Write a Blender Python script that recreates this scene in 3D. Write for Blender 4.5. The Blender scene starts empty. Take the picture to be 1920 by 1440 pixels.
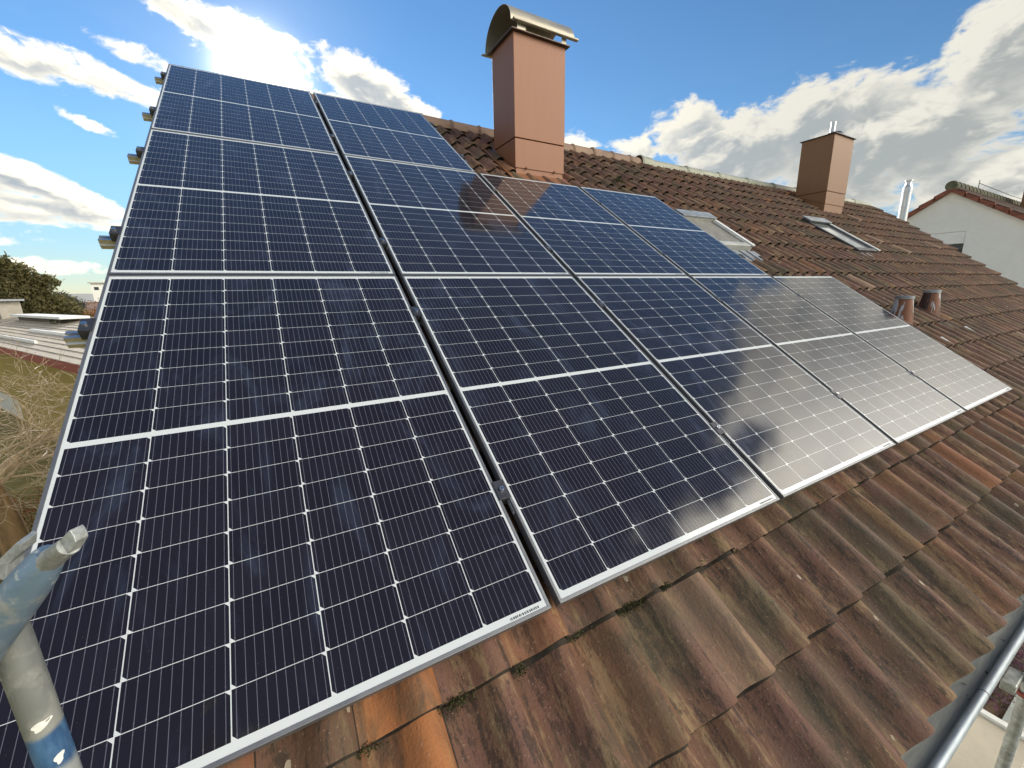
import bpy, math, random
from mathutils import Vector, Matrix
random.seed(7)
R = math.radians
S = bpy.context.scene
COL = S.collection

# ------------------------------------------------------------------ camera
cam_d = bpy.data.cameras.new("camera"); cam = bpy.data.objects.new("camera", cam_d); COL.objects.link(cam)
cam_d.sensor_width = 36.0; cam_d.lens = 759.77 / 1920 * 36.0
cam_d.clip_start = 0.02; cam_d.clip_end = 6000
cr = Vector((0.86921828, -0.49406492, -0.01895885)); cd = Vector((-0.12656241, -0.18526894, -0.97450366)); cf = Vector((0.47795559, 0.84945587, -0.2235692))
CAM = Vector((0.57150643, -0.7972573, 0.87078227))
m = Matrix((( cr.x, -cd.x, -cf.x, CAM.x), (cr.y, -cd.y, -cf.y, CAM.y), (cr.z, -cd.z, -cf.z, CAM.z), (0, 0, 0, 1)))
cam.matrix_world = m
S.camera = cam

# ------------------------------------------------------------------ light, sky, exposure
SUN_AZ, SUN_EL = 1.56, 21.86           # azimuth from +Y towards +X
sv = Vector((math.sin(R(SUN_AZ)) * math.cos(R(SUN_EL)), math.cos(R(SUN_AZ)) * math.cos(R(SUN_EL)), math.sin(R(SUN_EL))))
sl = bpy.data.lights.new("sun", 'SUN'); sl.energy = 3.2; sl.angle = R(0.5); sl.color = (1.0, 0.93, 0.82)
sun = bpy.data.objects.new("sun", sl); COL.objects.link(sun)
sun.rotation_euler = (-sv).to_track_quat('-Z', 'Y').to_euler(); sun.location = (0, 30, 20)
S.view_settings.view_transform = 'Standard'; S.view_settings.look = 'None'
S.view_settings.gamma = 1.0; S.view_settings.exposure = 0.40
S.view_settings.use_curve_mapping = False
try:
    S.cycles.use_denoising = True
    S.cycles.max_bounces = 6
except Exception:
    pass

W = bpy.data.worlds.new("World"); S.world = W; W.use_nodes = True
nt = W.node_tree; nt.nodes.clear()

class NT:
    """small helper for building node trees"""
    def __init__(self, tree): self.t = tree
    def n(self, typ, **kw):
        nd = self.t.nodes.new(typ)
        for k, v in kw.items(): setattr(nd, k, v)
        return nd
    def l(self, a, b): self.t.links.new(a, b)
    def put(self, sock, v):
        if isinstance(v, bpy.types.NodeSocket): self.l(v, sock)
        elif v is not None:
            if hasattr(sock.default_value, '__len__') and isinstance(v, (int, float)): v = (v,) * len(sock.default_value)
            sock.default_value = v
    def math(self, op, a, b=None, c=None, clamp=False):
        nd = self.n('ShaderNodeMath', operation=op); nd.use_clamp = clamp
        for i, v in enumerate((a, b, c)):
            if v is not None: self.put(nd.inputs[i], v)
        return nd.outputs[0]
    def vec(self, op, a, b=None):
        nd = self.n('ShaderNodeVectorMath', operation=op)
        self.put(nd.inputs[0], a)
        if b is not None: self.put(nd.inputs[1], b)
        return nd.outputs['Value'] if op in ('LENGTH', 'DOT_PRODUCT', 'DISTANCE') else nd.outputs[0]
    def ramp(self, v, lo, hi, a=0.0, b=1.0, smooth=True):
        nd = self.n('ShaderNodeMapRange'); nd.interpolation_type = 'SMOOTHSTEP' if smooth else 'LINEAR'
        self.put(nd.inputs['Value'], v); self.put(nd.inputs['From Min'], lo); self.put(nd.inputs['From Max'], hi)
        self.put(nd.inputs['To Min'], a); self.put(nd.inputs['To Max'], b)
        return nd.outputs[0]
    def mix(self, f, a, b, mode='MIX'):
        nd = self.n('ShaderNodeMix', data_type='RGBA', blend_type=mode)
        self.put(nd.inputs[0], f)
        for i, v in ((6, a), (7, b)):
            if not isinstance(v, bpy.types.NodeSocket): v = tuple(v)[:3] + (1,)
            self.put(nd.inputs[i], v)
        return nd.outputs[2]
    def noise(self, vec, scale, detail=4, rough=0.55, dist=0.0, dim='3D', col=False):
        nd = self.n('ShaderNodeTexNoise', noise_dimensions=dim)
        if vec is not None: self.l(vec, nd.inputs['Vector'])
        nd.inputs['Scale'].default_value = scale; nd.inputs['Detail'].default_value = detail
        nd.inputs['Roughness'].default_value = rough; nd.inputs['Distortion'].default_value = dist
        return nd.outputs[1] if col else nd.outputs[0]
    def mapping(self, vec, loc=(0, 0, 0), rot=(0, 0, 0), scale=(1, 1, 1), typ='POINT'):
        nd = self.n('ShaderNodeMapping', vector_type=typ); self.l(vec, nd.inputs[0])
        nd.inputs['Location'].default_value = loc; nd.inputs['Rotation'].default_value = rot; nd.inputs['Scale'].default_value = scale
        return nd.outputs[0]
    def sep(self, vec):
        nd = self.n('ShaderNodeSeparateXYZ'); self.l(vec, nd.inputs[0]); return nd.outputs
    def comb(self, x, y, z):
        nd = self.n('ShaderNodeCombineXYZ')
        for i, v in enumerate((x, y, z)): self.put(nd.inputs[i], v)
        return nd.outputs[0]

# cloud cover: a field over azimuth and elevation (degrees), built of soft patches broken up by noise
# (azimuth, elevation, half width, half height, tilt in degrees, strength)
CLOUDS = [
    # bright streaks round the sun
    (0.5, 24.6, 5.5, 2.6, -16, 1.6), (-4.0, 25.5, 9.0, 1.9, -14, 1.0), (2.0, 22.5, 6.5, 2.6, -18, 1.25), (6.5, 24.6, 4.0, 1.4, -22, .75),
    (-12.0, 19.4, 9.5, 1.7, -10, .95), (-17.5, 19.8, 4.5, 1.6, -28, .95), (-9.0, 21.6, 5.0, 1.3, -12, .8),
    (-13.6, 15.6, 2.4, .75, -16, .85),
    (13.5, 22.3, 8.0, 2.7, -24, 1.25), (18.5, 20.6, 4.0, 1.8, -35, .95), (9.0, 19.8, 8.0, 2.4, 0, .9),
    # left cumulus with a flat base
    (-18.5, 10.4, 4.5, 1.7, -20, 1.1), (-14.5, 8.8, 3.5, 1.4, -28, 1.0), (-18.0, 7.6, 7.0, 1.9, -6, 1.0), (-24.0, 8.5, 8.0, 3.5, 0, 1.0),
    # horizon haze clouds
    (-17, 2.9, 14.0, 1.0, 0, .8), (-19, 5.2, 6.0, .8, 0, .40),
    # small puffs right of the chimney
    (38.0, 16.0, 3.4, 3.0, 0, 1.1), (33.5, 13.0, 5.0, 3.0, 0, .9), (45.5, 16.3, 4.0, 2.4, 0, 1.05), (51.0, 17.2, 6.0, 3.3, 0, 1.15),
    (43.0, 12.5, 9.0, 2.6, 0, 1.0),
    # the big bank over the right half
    (56.5, 14.5, 9.0, 5.0, 0, 1.3), (64.0, 16.0, 7.0, 4.6, 8, 1.3), (70.0, 13.0, 11.0, 7.0, 0, 1.4), (76.5, 17.5, 5.5, 6.0, 20, 1.3),
    (80.0, 7.5, 10.0, 6.0, 0, 1.5), (90.0, 18.0, 15.0, 16.0, 0, 1.9), (106, 24.0, 16.0, 12.0, 0, 1.4), (92, 28.0, 8.0, 6.0, 0, .9), (130, 30.0, 26.0, 18.0, 0, 1.7),  # last patch is out of view, added as side light on the tiles
    # unseen cloud added behind and left of the camera, filling the shaded slope
    (160, 26.0, 42.0, 22.0, 0, 1.6), (-150, 16.0, 30.0, 12.0, 0, 1.0), (-85, 24.0, 42.0, 24.0, 0, 1.7), (-45, 5.0, 20.0, 7.0, 0, 1.0),
]
def cloud_group():
    g = bpy.data.node_groups.new("cloud_cover", 'ShaderNodeTree')
    g.interface.new_socket("Vector", in_out='INPUT', socket_type='NodeSocketVector')
    g.interface.new_socket("Dir", in_out='INPUT', socket_type='NodeSocketVector')
    g.interface.new_socket("Density", in_out='OUTPUT', socket_type='NodeSocketFloat')
    g.interface.new_socket("Soft", in_out='OUTPUT', socket_type='NodeSocketFloat')
    h = NT(g); gi = h.n('NodeGroupInput'); go = h.n('NodeGroupOutput')
    p = gi.outputs[0]; d = gi.outputs[1]
    total = None
    for (a, e, ra, re, rot, w) in CLOUDS:
        q = h.mapping(p, loc=(a, e, 0), rot=(0, 0, R(rot)), scale=(ra, re, 1), typ='TEXTURE')
        s = h.ramp(h.vec('LENGTH', q), 1.45, 0.25, 0, w)
        total = s if total is None else h.math('MAXIMUM', total, s)
    q1 = h.mapping(d, scale=(1, 1, 1.7))
    wv = h.noise(q1, 9, 3, .5, 0, col=True)
    q2 = h.vec('ADD', q1, h.vec('MULTIPLY', h.vec('SUBTRACT', wv, (.5, .5, .5)), (.10, .10, .07)))
    n1 = h.noise(q2, 8.0, 4, .55, .2)
    n2 = h.noise(q2, 26, 11, .62, .1)
    nn = h.math('ADD', h.math('MULTIPLY', h.math('SUBTRACT', n1, .5), 2.1), h.math('MULTIPLY', h.math('SUBTRACT', n2, .5), 1.6))
    dd = h.math('ADD', h.math('SUBTRACT', total, .52), nn)
    dd = h.math('MULTIPLY', dd, h.ramp(total, 0.02, 0.3))
    h.l(dd, go.inputs[0])
    soft = h.math('ADD', h.math('SUBTRACT', total, .52), h.math('ADD', h.math('MULTIPLY', h.math('SUBTRACT', n1, .5), 1.9), h.math('MULTIPLY', h.math('SUBTRACT', n2, .5), .45)))
    h.l(soft, go.inputs[1])
    return g
CG = cloud_group()
h = NT(nt)
tc = h.n('ShaderNodeTexCoord'); dirv = h.vec('NORMALIZE', tc.outputs['Generated'])
def azel(dv):
    x, y, z = h.sep(dv)
    az = h.math('DEGREES', h.math('ARCTAN2', x, y)); el = h.math('DEGREES', h.math('ARCSINE', z))
    return az, el
def fold(az):  # azimuth -180..180 -> -120..240, so the seam lies away from the clouds
    return h.math('ADD', az, h.math('MULTIPLY', h.math('LESS_THAN', az, -120.0), 360.0))
def density(dv):
    az, el = azel(dv)
    gnode = h.n('ShaderNodeGroup'); gnode.node_tree = CG
    h.l(h.comb(fold(az), el, 0.0), gnode.inputs[0]); h.l(dv, gnode.inputs[1])
    return gnode.outputs[0], gnode.outputs[1]
den, soft = density(dirv)
toward = h.vec('NORMALIZE', h.vec('ADD', dirv, h.vec('SCALE', (sv - Vector((0, 0, 0)))[:] if False else tuple(sv * 0.020 + Vector((0, 0, 0.016))))))
nd = [n for n in nt.nodes if n.type == 'VECT_MATH' and n.operation == 'SCALE']
for n in nd: n.inputs['Scale'].default_value = 1.0
_, soft2 = density(toward)
sky = h.n('ShaderNodeTexSky', sky_type='NISHITA'); sky.sun_disc = False
sky.sun_elevation = R(SUN_EL); sky.sun_rotation = R(SUN_AZ); sky.air_density = 1.0; sky.dust_density = 0.0; sky.ozone_density = 2.5
hs = h.n('ShaderNodeHueSaturation'); h.l(sky.outputs[0], hs.inputs['Color']); hs.inputs['Saturation'].default_value = 1.18; hs.inputs['Value'].default_value = 1.14
alpha = h.ramp(den, -0.02, 0.42)
thick = h.ramp(soft, 0.05, .80)
lit = h.ramp(h.math('SUBTRACT', soft, soft2), -0.05, 0.34)
cosun = h.vec('DOT_PRODUCT', dirv, tuple(sv))
SK = 0.10           # sky strength; cloud radiances below are divided by it
def c(r, g, b, k=1.0): return (r * k / SK, g * k / SK, b * k / SK)
grey = h.mix(h.ramp(cosun, .0, .3), c(.95, .92, .86), h.mix(h.ramp(cosun, .3, .97), c(.32, .35, .36), c(.36, .41, .47)))
white = h.mix(h.ramp(cosun, .55, .995), h.mix(h.ramp(cosun, .32, -.4), c(.66, .65, .60), c(2.0, 1.85, 1.6)), c(1.05, 1.0, .86))
cl = h.mix(h.math('MULTIPLY', thick, h.math('SUBTRACT', 1.0, h.math('MULTIPLY', lit, .95))), white, grey)
# unseen eastern cloud, over-bright: added fill raking the tiles from the right
east = Vector((math.sin(R(132)) * math.cos(R(30)), math.cos(R(132)) * math.cos(R(30)), math.sin(R(30))))
boost = h.ramp(h.vec('DOT_PRODUCT', dirv, tuple(east)), .74, .94, 1.0, 4.4)
cl = h.vec('MULTIPLY', cl, h.comb(boost, h.math('MULTIPLY', boost, .985), h.math('MULTIPLY', boost, .95)))
elev = h.sep(dirv)[2]
skyc = h.mix(h.ramp(elev, .30, .0, 0, .55), hs.outputs[0], c(.10, .21, .33))
colr = h.mix(alpha, skyc, cl)
# the aureole: forward-scattered sunlight in thin cloud right round the sun
glow = h.math('POWER', h.math('MAXIMUM', cosun, 0.0), 900.0)
glow2 = h.math('POWER', h.math('MAXIMUM', cosun, 0.0), 90.0)
g1 = h.mix(1.0, colr, h.mix(glow, (0, 0, 0), c(4, 3.7, 3.1)), 'ADD')
g2 = h.mix(1.0, g1, h.mix(glow2, (0, 0, 0), c(.17, .15, .11)), 'ADD')
bg = h.n('ShaderNodeBackground'); h.l(g2, bg.inputs['Color']); bg.inputs['Strength'].default_value = SK
wo = h.n('ShaderNodeOutputWorld'); h.l(bg.outputs[0], wo.inputs[0])
W.cycles.sampling_method = 'MANUAL'; W.cycles.sample_map_resolution = 1024

# ------------------------------------------------------------------ helpers
TH = R(34.0); CT, ST = math.cos(TH), math.sin(TH)
def RP(u, v, n): return Vector((u, v * CT - n * ST, v * ST + n * CT))     # roof frame -> world
ROOFM = Matrix.Rotation(TH, 4, 'X')

class MB:
    def __init__(self): self.v = []; self.f = []; self.mi = []; self.c = []
    def add(self, vs, fs, mi=0, col=(0, 0, 0, 1)):
        o = len(self.v); self.v += [tuple(p) for p in vs]
        for f in fs: self.f.append(tuple(i + o for i in f)); self.mi.append(mi); self.c.append(col)
    def box(self, a, b, mi=0, M=None, col=(0, 0, 0, 1)):
        x0, y0, z0 = a; x1, y1, z1 = b
        vs = [Vector(p) for p in ((x0, y0, z0), (x1, y0, z0), (x1, y1, z0), (x0, y1, z0), (x0, y0, z1), (x1, y0, z1), (x1, y1, z1), (x0, y1, z1))]
        if M is not None: vs = [M @ p for p in vs]
        self.add(vs, [(3, 2, 1, 0), (4, 5, 6, 7), (0, 1, 5, 4), (1, 2, 6, 5), (2, 3, 7, 6), (3, 0, 4, 7)], mi, col)
    def tube(self, pts, rad, seg=10, cap=True, mi=0, col=(0, 0, 0, 1)):
        pts = [Vector(p) for p in pts]; n = len(pts)
        if not hasattr(rad, '__len__'): rad = [rad] * n
        vs = []; up = None
        for i, p in enumerate(pts):
            t = (pts[min(i + 1, n - 1)] - pts[max(i - 1, 0)]).normalized()
            if up is None: up = Vector((0, 0, 1)) if abs(t.z) < .9 else Vector((1, 0, 0))
            s = t.cross(up).normalized(); up = s.cross(t).normalized()
            for k in range(seg):
                a = 2 * math.pi * k / seg
                vs.append(p + (s * math.cos(a) + up * math.sin(a)) * rad[i])
        fs = []
        for i in range(n - 1):
            for k in range(seg):
                a = i * seg + k; b = i * seg + (k + 1) % seg
                fs.append((a, b, b + seg, a + seg))
        if cap:
            fs.append(tuple(range(seg - 1, -1, -1))); fs.append(tuple((n - 1) * seg + k for k in range(seg)))
        self.add(vs, fs, mi, col)
    def prism(self, poly, d, mi=0):
        """poly: 3D points in order, extruded by vector d"""
        d = Vector(d); p = [Vector(q) for q in poly]; n = len(p)
        self.add(p + [q + d for q in p], [tuple(range(n - 1, -1, -1)), tuple(range(n, 2 * n))] + [(i, (i + 1) % n, n + (i + 1) % n, n + i) for i in range(n)], mi)
    def build(self, name, mats, parent=None, smooth=False, bevel=0.0, loc=None, mat=None, attr=None, angle=None):
        me = bpy.data.meshes.new(name); 
        off = Vector(loc) if loc is not None else Vector((0, 0, 0))
        me.from_pydata([tuple(Vector(p) - off) for p in self.v], [], self.f); me.update()
        if not isinstance(mats, (list, tuple)): mats = [mats]
        for mm in mats: me.materials.append(mm)
        me.polygons.foreach_set('material_index', self.mi)
        if attr:
            at = me.attributes.new(attr, 'FLOAT_COLOR', 'FACE')
            flat = [x for cc in self.c for x in cc]; at.data.foreach_set('color', flat)
        if smooth: me.polygons.foreach_set('use_smooth', [True] * len(me.polygons))
        o = bpy.data.objects.new(name, me); COL.objects.link(o)
        if loc is not None: o.location = loc
        if parent is not None: o.parent = parent
        if smooth:
            import bmesh
            bm = bmesh.new(); bm.from_mesh(me)
            lim = angle if angle else R(38)
            bmesh.ops.recalc_face_normals(bm, faces=bm.faces)
            for e in bm.edges:
                if len(e.link_faces) == 2 and e.calc_face_angle(0) > lim: e.smooth = False
            bm.to_mesh(me); bm.free()
        if bevel:
            b = o.modifiers.new('bevel', 'BEVEL'); b.width = bevel; b.segments = 2; b.limit_method = 'ANGLE'
        return o
def tag(o, label=None, cat=None, group=None, kind=None):
    if label: o['label'] = label
    if cat: o['category'] = cat
    if group: o['group'] = group
    if kind: o['kind'] = kind
    return o
def empty(name, loc, rot=None):
    o = bpy.data.objects.new(name, None); COL.objects.link(o); o.location = loc; o.empty_display_size = .1
    if rot: o.rotation_euler = rot
    return o
def children(o): return [x for x in bpy.data.objects if x.parent == o]
def copy_tree(o, parent=None):
    c_ = o.copy(); COL.objects.link(c_)
    if parent is not None: c_.parent = parent
    for ch in children(o): copy_tree(ch, c_)
    return c_

def material(name):
    mt = bpy.data.materials.new(name); mt.use_nodes = True
    t = mt.node_tree; t.nodes.clear(); q = NT(t)
    b = q.n('ShaderNodeBsdfPrincipled'); o = q.n('ShaderNodeOutputMaterial'); q.l(b.outputs[0], o.inputs[0])
    return mt, q, b
def pset(q, b, **kw):
    names = dict(color='Base Color', rough='Roughness', metal='Metallic', ior='IOR', spec='Specular IOR Level', normal='Normal', coat='Coat Weight', coat_rough='Coat Roughness', trans='Transmission Weight', sss='Subsurface Weight')
    for k, v in kw.items():
        s = b.inputs[names[k]]
        if k == 'color' and not isinstance(v, bpy.types.NodeSocket): v = tuple(v)[:3] + (1,)
        q.put(s, v)
def bump(q, hgt, strength=.3, dist=.01):
    nd = q.n('ShaderNodeBump'); q.l(hgt, nd.inputs['Height']); nd.inputs['Strength'].default_value = strength; nd.inputs['Distance'].default_value = dist
    return nd.outputs[0]
def objco(q): return q.n('ShaderNodeTexCoord').outputs['Object']
def simple(name, col, rough=.6, metal=0.0, var=.25, scale=6.0, stretch=(1, 1, 1), bumps=0.0, col2=None, spec=.5, bdist=.01):
    mt, q, b = material(name)
    p = q.mapping(objco(q), scale=stretch)
    n = q.noise(p, scale, 6, .6); n2 = q.noise(p, scale * 7, 4, .6)
    f = q.math('ADD', q.math('MULTIPLY', n, .7), q.math('MULTIPLY', n2, .3))
    c2 = col2 if col2 else tuple(x * (1 - var) for x in col)
    c1 = col if col2 else tuple(min(1, x * (1 + var)) for x in col)
    pset(q, b, color=q.mix(q.ramp(f, .32, .68), c2, c1), rough=q.ramp(n2, .3, .7, max(.02, rough - .08), min(1, rough + .1)), metal=metal, spec=spec)
    if bumps: pset(q, b, normal=bump(q, f, bumps, bdist))
    return mt

# ------------------------------------------------------------------ materials
def mat_tile():
    mt, q, b = material("clay_tile")
    p = q.mapping(objco(q), rot=(-TH, 0, 0))      # aligned with the slope
    a = q.n('ShaderNodeAttribute', attribute_name='tile'); tr, to, tl = q.sep(a.outputs['Vector'])
    off = q.vec('ADD', p, q.comb(q.math('MULTIPLY', tr, 37.0), q.math('MULTIPLY', tr, 11.0), 0.0))
    st = q.mapping(off, scale=(1, .11, 1)); st2 = q.mapping(off, scale=(1, .42, 1))              # drawn out down the slope by rain
    sl_ = q.mapping(off, scale=(1, .35, 1))
    n1 = q.math('ADD', q.math('MULTIPLY', q.noise(st, 18, 7, .62, .25), .68), q.math('MULTIPLY', q.noise(st2, 30, 8, .68, .5), .32)); n2 = q.math('ADD', q.math('MULTIPLY', q.noise(st, 33, 8, .66, .2), .52), q.math('MULTIPLY', q.noise(st2, 64, 10, .74, .3), .48)); n3 = q.noise(sl_, 9, 6, .6, .6)
    n4 = q.noise(p, 2.2, 4, .5); n5 = q.noise(off, 120, 4, .6)
    base = q.mix(q.ramp(tr, 0, 1, smooth=False), (.128, .062, .036), (.160, .086, .050))
    base = q.mix(q.ramp(n3, .42, .66), base, (.155, .076, .054))                   # mauve-rose weathering
    base = q.mix(q.math('MULTIPLY', q.ramp(n1, .505, .60), .85), base, (.29, .195, .105))   # tan silt streaks
    base = q.mix(q.math('MULTIPLY', q.ramp(n2, .495, .575), .8), base, (.036, .024, .019))   # black algae
    base = q.mix(q.math('MULTIPLY', q.ramp(q.math('ADD', n4, q.math('MULTIPLY', n1, .35)), .62, .85), .6), base, (.066, .062, .036))  # green tinge
    orange = q.math('MULTIPLY', to, q.ramp(q.math('ADD', n3, q.math('MULTIPLY', n1, .4)), .50, .82))
    base = q.mix(q.math('MULTIPLY', orange, .85), base, (.40, .15, .05))
    base = q.mix(q.math('MULTIPLY', tl, .8), base, (.34, .225, .15))
    base = q.mix(q.ramp(n5, .62, .72, 0, .6), base, (.36, .24, .165))               # fine grit
    vo = q.n('ShaderNodeTexVoronoi', feature='F1'); q.l(q.mapping(off, scale=(1, .6, 1)), vo.inputs['Vector']); vo.inputs['Scale'].default_value = 38
    rnd = q.sep(vo.outputs['Color'])[0]
    lich = q.math('MULTIPLY', q.math('GREATER_THAN', rnd, .982), q.math('LESS_THAN', q.math('ADD', vo.outputs['Distance'], q.math('MULTIPLY', n5, .3)), .40))
    base = q.mix(q.math('MULTIPLY', lich, .8), base, (.42, .36, .26))              # lichen spots
    pset(q, b, color=base, rough=q.ramp(n1, .3, .7, .62, .92), spec=.35)
    hgt = q.math('ADD', q.math('MULTIPLY', n2, .5), q.math('ADD', q.math('MULTIPLY', n5, .35), q.math('MULTIPLY', n1, .6)))
    pset(q, b, normal=bump(q, hgt, .8, .009))
    return mt
PW, PH = 1.134, 1.722
def mat_cells():
    """photovoltaic sheet: white backsheet, 6 x 18 half cut cells with clipped corners and thin wires, under glass"""
    mt, q, b = material("solar_cells")
    x, y, z = q.sep(objco(q))
    mx, my, gap = .0165, .0270, .018
    cw = (PW - 2 * mx) / 6; half = (PH - 2 * my - gap) / 2; ch = half / 9
    xs = q.math('SUBTRACT', x, mx)
    ys0 = q.math('SUBTRACT', y, my)
    upper = q.math('GREATER_THAN', ys0, half + gap / 2)
    ys = q.math('SUBTRACT', ys0, q.math('MULTIPLY', upper, half + gap))
    def cell(v, w):
        i = q.math('FLOOR', q.math('DIVIDE', v, w)); f = q.math('SUBTRACT', v, q.math('MULTIPLY', i, w))
        return i, f, q.math('MINIMUM', f, q.math('SUBTRACT', w, f))
    ix, fx, dx = cell(xs, cw); iy, fy, dy = cell(ys, ch)
    def gt(a, t): return q.math('GREATER_THAN', a, t)
    ins = q.math('MULTIPLY', q.math('MULTIPLY', gt(dx, .0011), gt(dy, .0007)), q.math('MULTIPLY', gt(q.math('ADD', fx, fy), .0108), gt(q.math('SUBTRACT', cw + ch, q.math('ADD', fx, fy)), .0108)))
    ins = q.math('MULTIPLY', ins, q.math('MULTIPLY', gt(xs, 0.0), q.math('LESS_THAN', xs, cw * 6)))
    ins = q.math('MULTIPLY', ins, q.math('MULTIPLY', gt(ys, 0.0), q.math('LESS_THAN', ys, half)))
    bw = cw / 10
    _, fb, _ = cell(fx, bw)
    wire = q.math('LESS_THAN', q.math('ABSOLUTE', q.math('SUBTRACT', fb, bw / 2)), .00062)
    pad = q.math('MULTIPLY', q.math('LESS_THAN', q.math('ABSOLUTE', q.math('SUBTRACT', fb, bw / 2)), .0009), q.math('LESS_THAN', q.math('ABSOLUTE', q.math('SUBTRACT', dy, .009)), .0016))
    wire = q.math('MAXIMUM', wire, pad)
    oi = q.n('ShaderNodeObjectInfo')
    wn = q.n('ShaderNodeTexWhiteNoise', noise_dimensions='3D'); q.l(q.comb(ix, q.math('ADD', iy, q.math('MULTIPLY', upper, 9.0)), oi.outputs['Random']), wn.inputs['Vector'])
    tint = wn.outputs['Value']
    p = objco(q); shift = q.vec('ADD', p, q.comb(q.math('MULTIPLY', oi.outputs['Random'], 50.0), 0.0, 0.0))
    sm = q.noise(q.mapping(shift, rot=(0, 0, .6), scale=(1, .35, 1)), 4.2, 7, .68, 1.6)     # wiped, dusty glass
    cellc = q.mix(tint, (.0125, .0112, .0155), (.0160, .0142, .020))
    cellc = q.mix(q.ramp(sm, .50, .74, 0, .8), cellc, (.040, .048, .078))
    cellc = q.mix(q.math('MULTIPLY', wire, .45), cellc, (.26, .26, .31))
    base = q.mix(ins, (.62, .65, .645), cellc)
    dust = q.noise(shift, 260, 2, .5)
    base = q.mix(q.ramp(dust, .74, .80, 0, .25), base, (.35, .33, .30))
    pset(q, b, color=base, rough=q.ramp(sm, .35, .75, .07, .13), ior=1.50, spec=.5)
    return mt
def mat_anod():
    mt, q, b = material("anodised_aluminium")
    n = q.noise(q.mapping(objco(q), scale=(2, 2, 9)), 9, 5, .6)
    pset(q, b, color=q.mix(n, (.17, .175, .185), (.24, .245, .255)), rough=q.ramp(n, .3, .7, .38, .5), metal=.6)
    return mt
def sheet(name, col):
    """painted sheet metal: nearly even colour with faint rain streaks"""
    mt, q, b = material(name)
    n = q.noise(q.mapping(objco(q), scale=(1, 1, .08)), 14, 4, .5)
    pset(q, b, color=q.mix(n, tuple(x * .93 for x in col), tuple(x * 1.07 for x in col)), rough=.5, metal=.1)
    return mt
M_TILE = mat_tile(); M_CELL = mat_cells(); M_ANOD = mat_anod()
M_RAIL = simple("mill_aluminium", (.62, .62, .63), .32, .9, .08, 12, (.2, 1, 1))
M_CLAMP = simple("black_clamp_metal", (.075, .075, .085), .4, .6, .2, 20)
M_STEEL = simple("stainless_steel", (.55, .55, .55), .42, 1.0, .04, 3, (1, 1, .2))
M_BOLT = simple("bolt_steel", (.75, .75, .76), .25, 1.0, .05, 30)
M_COPPER = sheet("brown_sheet_metal", (.252, .106, .050))
M_COPPER2 = sheet("ochre_sheet_metal", (.225, .112, .048))
M_COWL = simple("weathered_steel_sheet", (.46, .42, .34), .42, .6, .06, 2, (.25, 1, 1))
M_COWLD = simple("dark_sheet_edge", (.10, .075, .06), .5, .5, .1, 5)
M_LABEL = simple("white_paper_label", (.75, .75, .73), .6, 0, .05, 20)
M_INK = simple("printed_ink", (.03, .03, .04), .6, 0, .1, 20)
M_ZINC = simple("weathered_zinc", (.42, .43, .39), .65, .0, .3, 7, (.25, 2.5, 2.5), col2=(.22, .235, .225))
M_ZINC_CLEAN = simple("galvanised_bead", (.36, .40, .43), .46, .5, .2, 9, (.3, 1, 1))
M_LEAD = simple("lead_flashing", (.30, .32, .34), .5, .3, .25, 9)
M_RIDGE = simple("ridge_clay", (.30, .20, .13), .7, 0, .25, 5, (.6, 1, 1), bumps=.2, col2=(.17, .105, .075))
M_RIDGE2 = simple("ridge_vent_metal", (.36, .36, .29), .6, .2, .2, 5, (.6, 1, 1), col2=(.22, .23, .17))
M_DARK = simple("dark_underlay", (.018, .014, .012), .9, 0, .2, 5)
M_EDGE = simple("mossy_shade_tile_edge", (.045, .034, .022), .95, 0, .5, 30, col2=(.020, .015, .011))  # moss and dirt tone, with the shade under tile overlaps painted in
M_WOOD = simple("dark_timber", (.10, .06, .035), .8, 0, .3, 6, (.2, 1, 1))
M_RENDER = simple("white_render", (.76, .75, .71), .85, 0, .05, 1.2, bumps=.08)
M_WHITE = simple("white_trim", (.78, .78, .75), .55, 0, .05, 3)
M_MUSTARD = simple("mustard_render", (.36, .265, .065), .85, 0, .10, .6, bumps=.1)
M_REDTILE = simple("red_clay_roof", (.22, .075, .045), .8, 0, .35, 7, (1, .4, 1), bumps=.4, bdist=.03)
M_FASCIA = simple("red_fascia", (.30, .055, .035), .6, 0, .2, 4)
M_GLASS = (lambda: (lambda t: (pset(t[1], t[2], color=(.03, .035, .04), rough=.05, ior=1.5), t[0])[1])(material("window_glass")))()
M_SKYGLASS = (lambda: (lambda t: (pset(t[1], t[2], color=(.30, .32, .31), rough=.08, ior=1.9, metal=.0, coat=1.0, coat_rough=.03), t[0])[1])(material("roof_window_glass")))()
M_MOSS = simple("moss_green", (.075, .070, .018), .95, 0, .45, 60, col2=(.028, .026, .010))
M_BARK = simple("bark", (.20, .125, .055), .9, 0, .4, 8, (1, 1, .2), bumps=.6, bdist=.03)
M_TWIG = simple("sunlit_twig", (.46, .35, .22), .5, 0, .3, 10)
def mat_leaf(name, a, b2):
    mt, q, b = material(name)
    oi = q.n('ShaderNodeNewGeometry'); r = oi.outputs['Random Per Island']
    pset(q, b, color=q.mix(r, a, b2), rough=.65, spec=.3)
    tr = q.n('ShaderNodeBsdfTranslucent'); q.l(q.mix(r, a, b2), tr.inputs['Color'])
    ms = q.n('ShaderNodeMixShader'); ms.inputs[0].default_value = .35
    out = [n for n in mt.node_tree.nodes if n.type == 'OUTPUT_MATERIAL'][0]
    q.l(b.outputs[0], ms.inputs[1]); q.l(tr.outputs[0], ms.inputs[2]); q.l(ms.outputs[0], out.inputs[0])
    return mt
M_LEAF_DARK = mat_leaf("dark_foliage", (.085, .088, .032), (.18, .150, .065))
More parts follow.
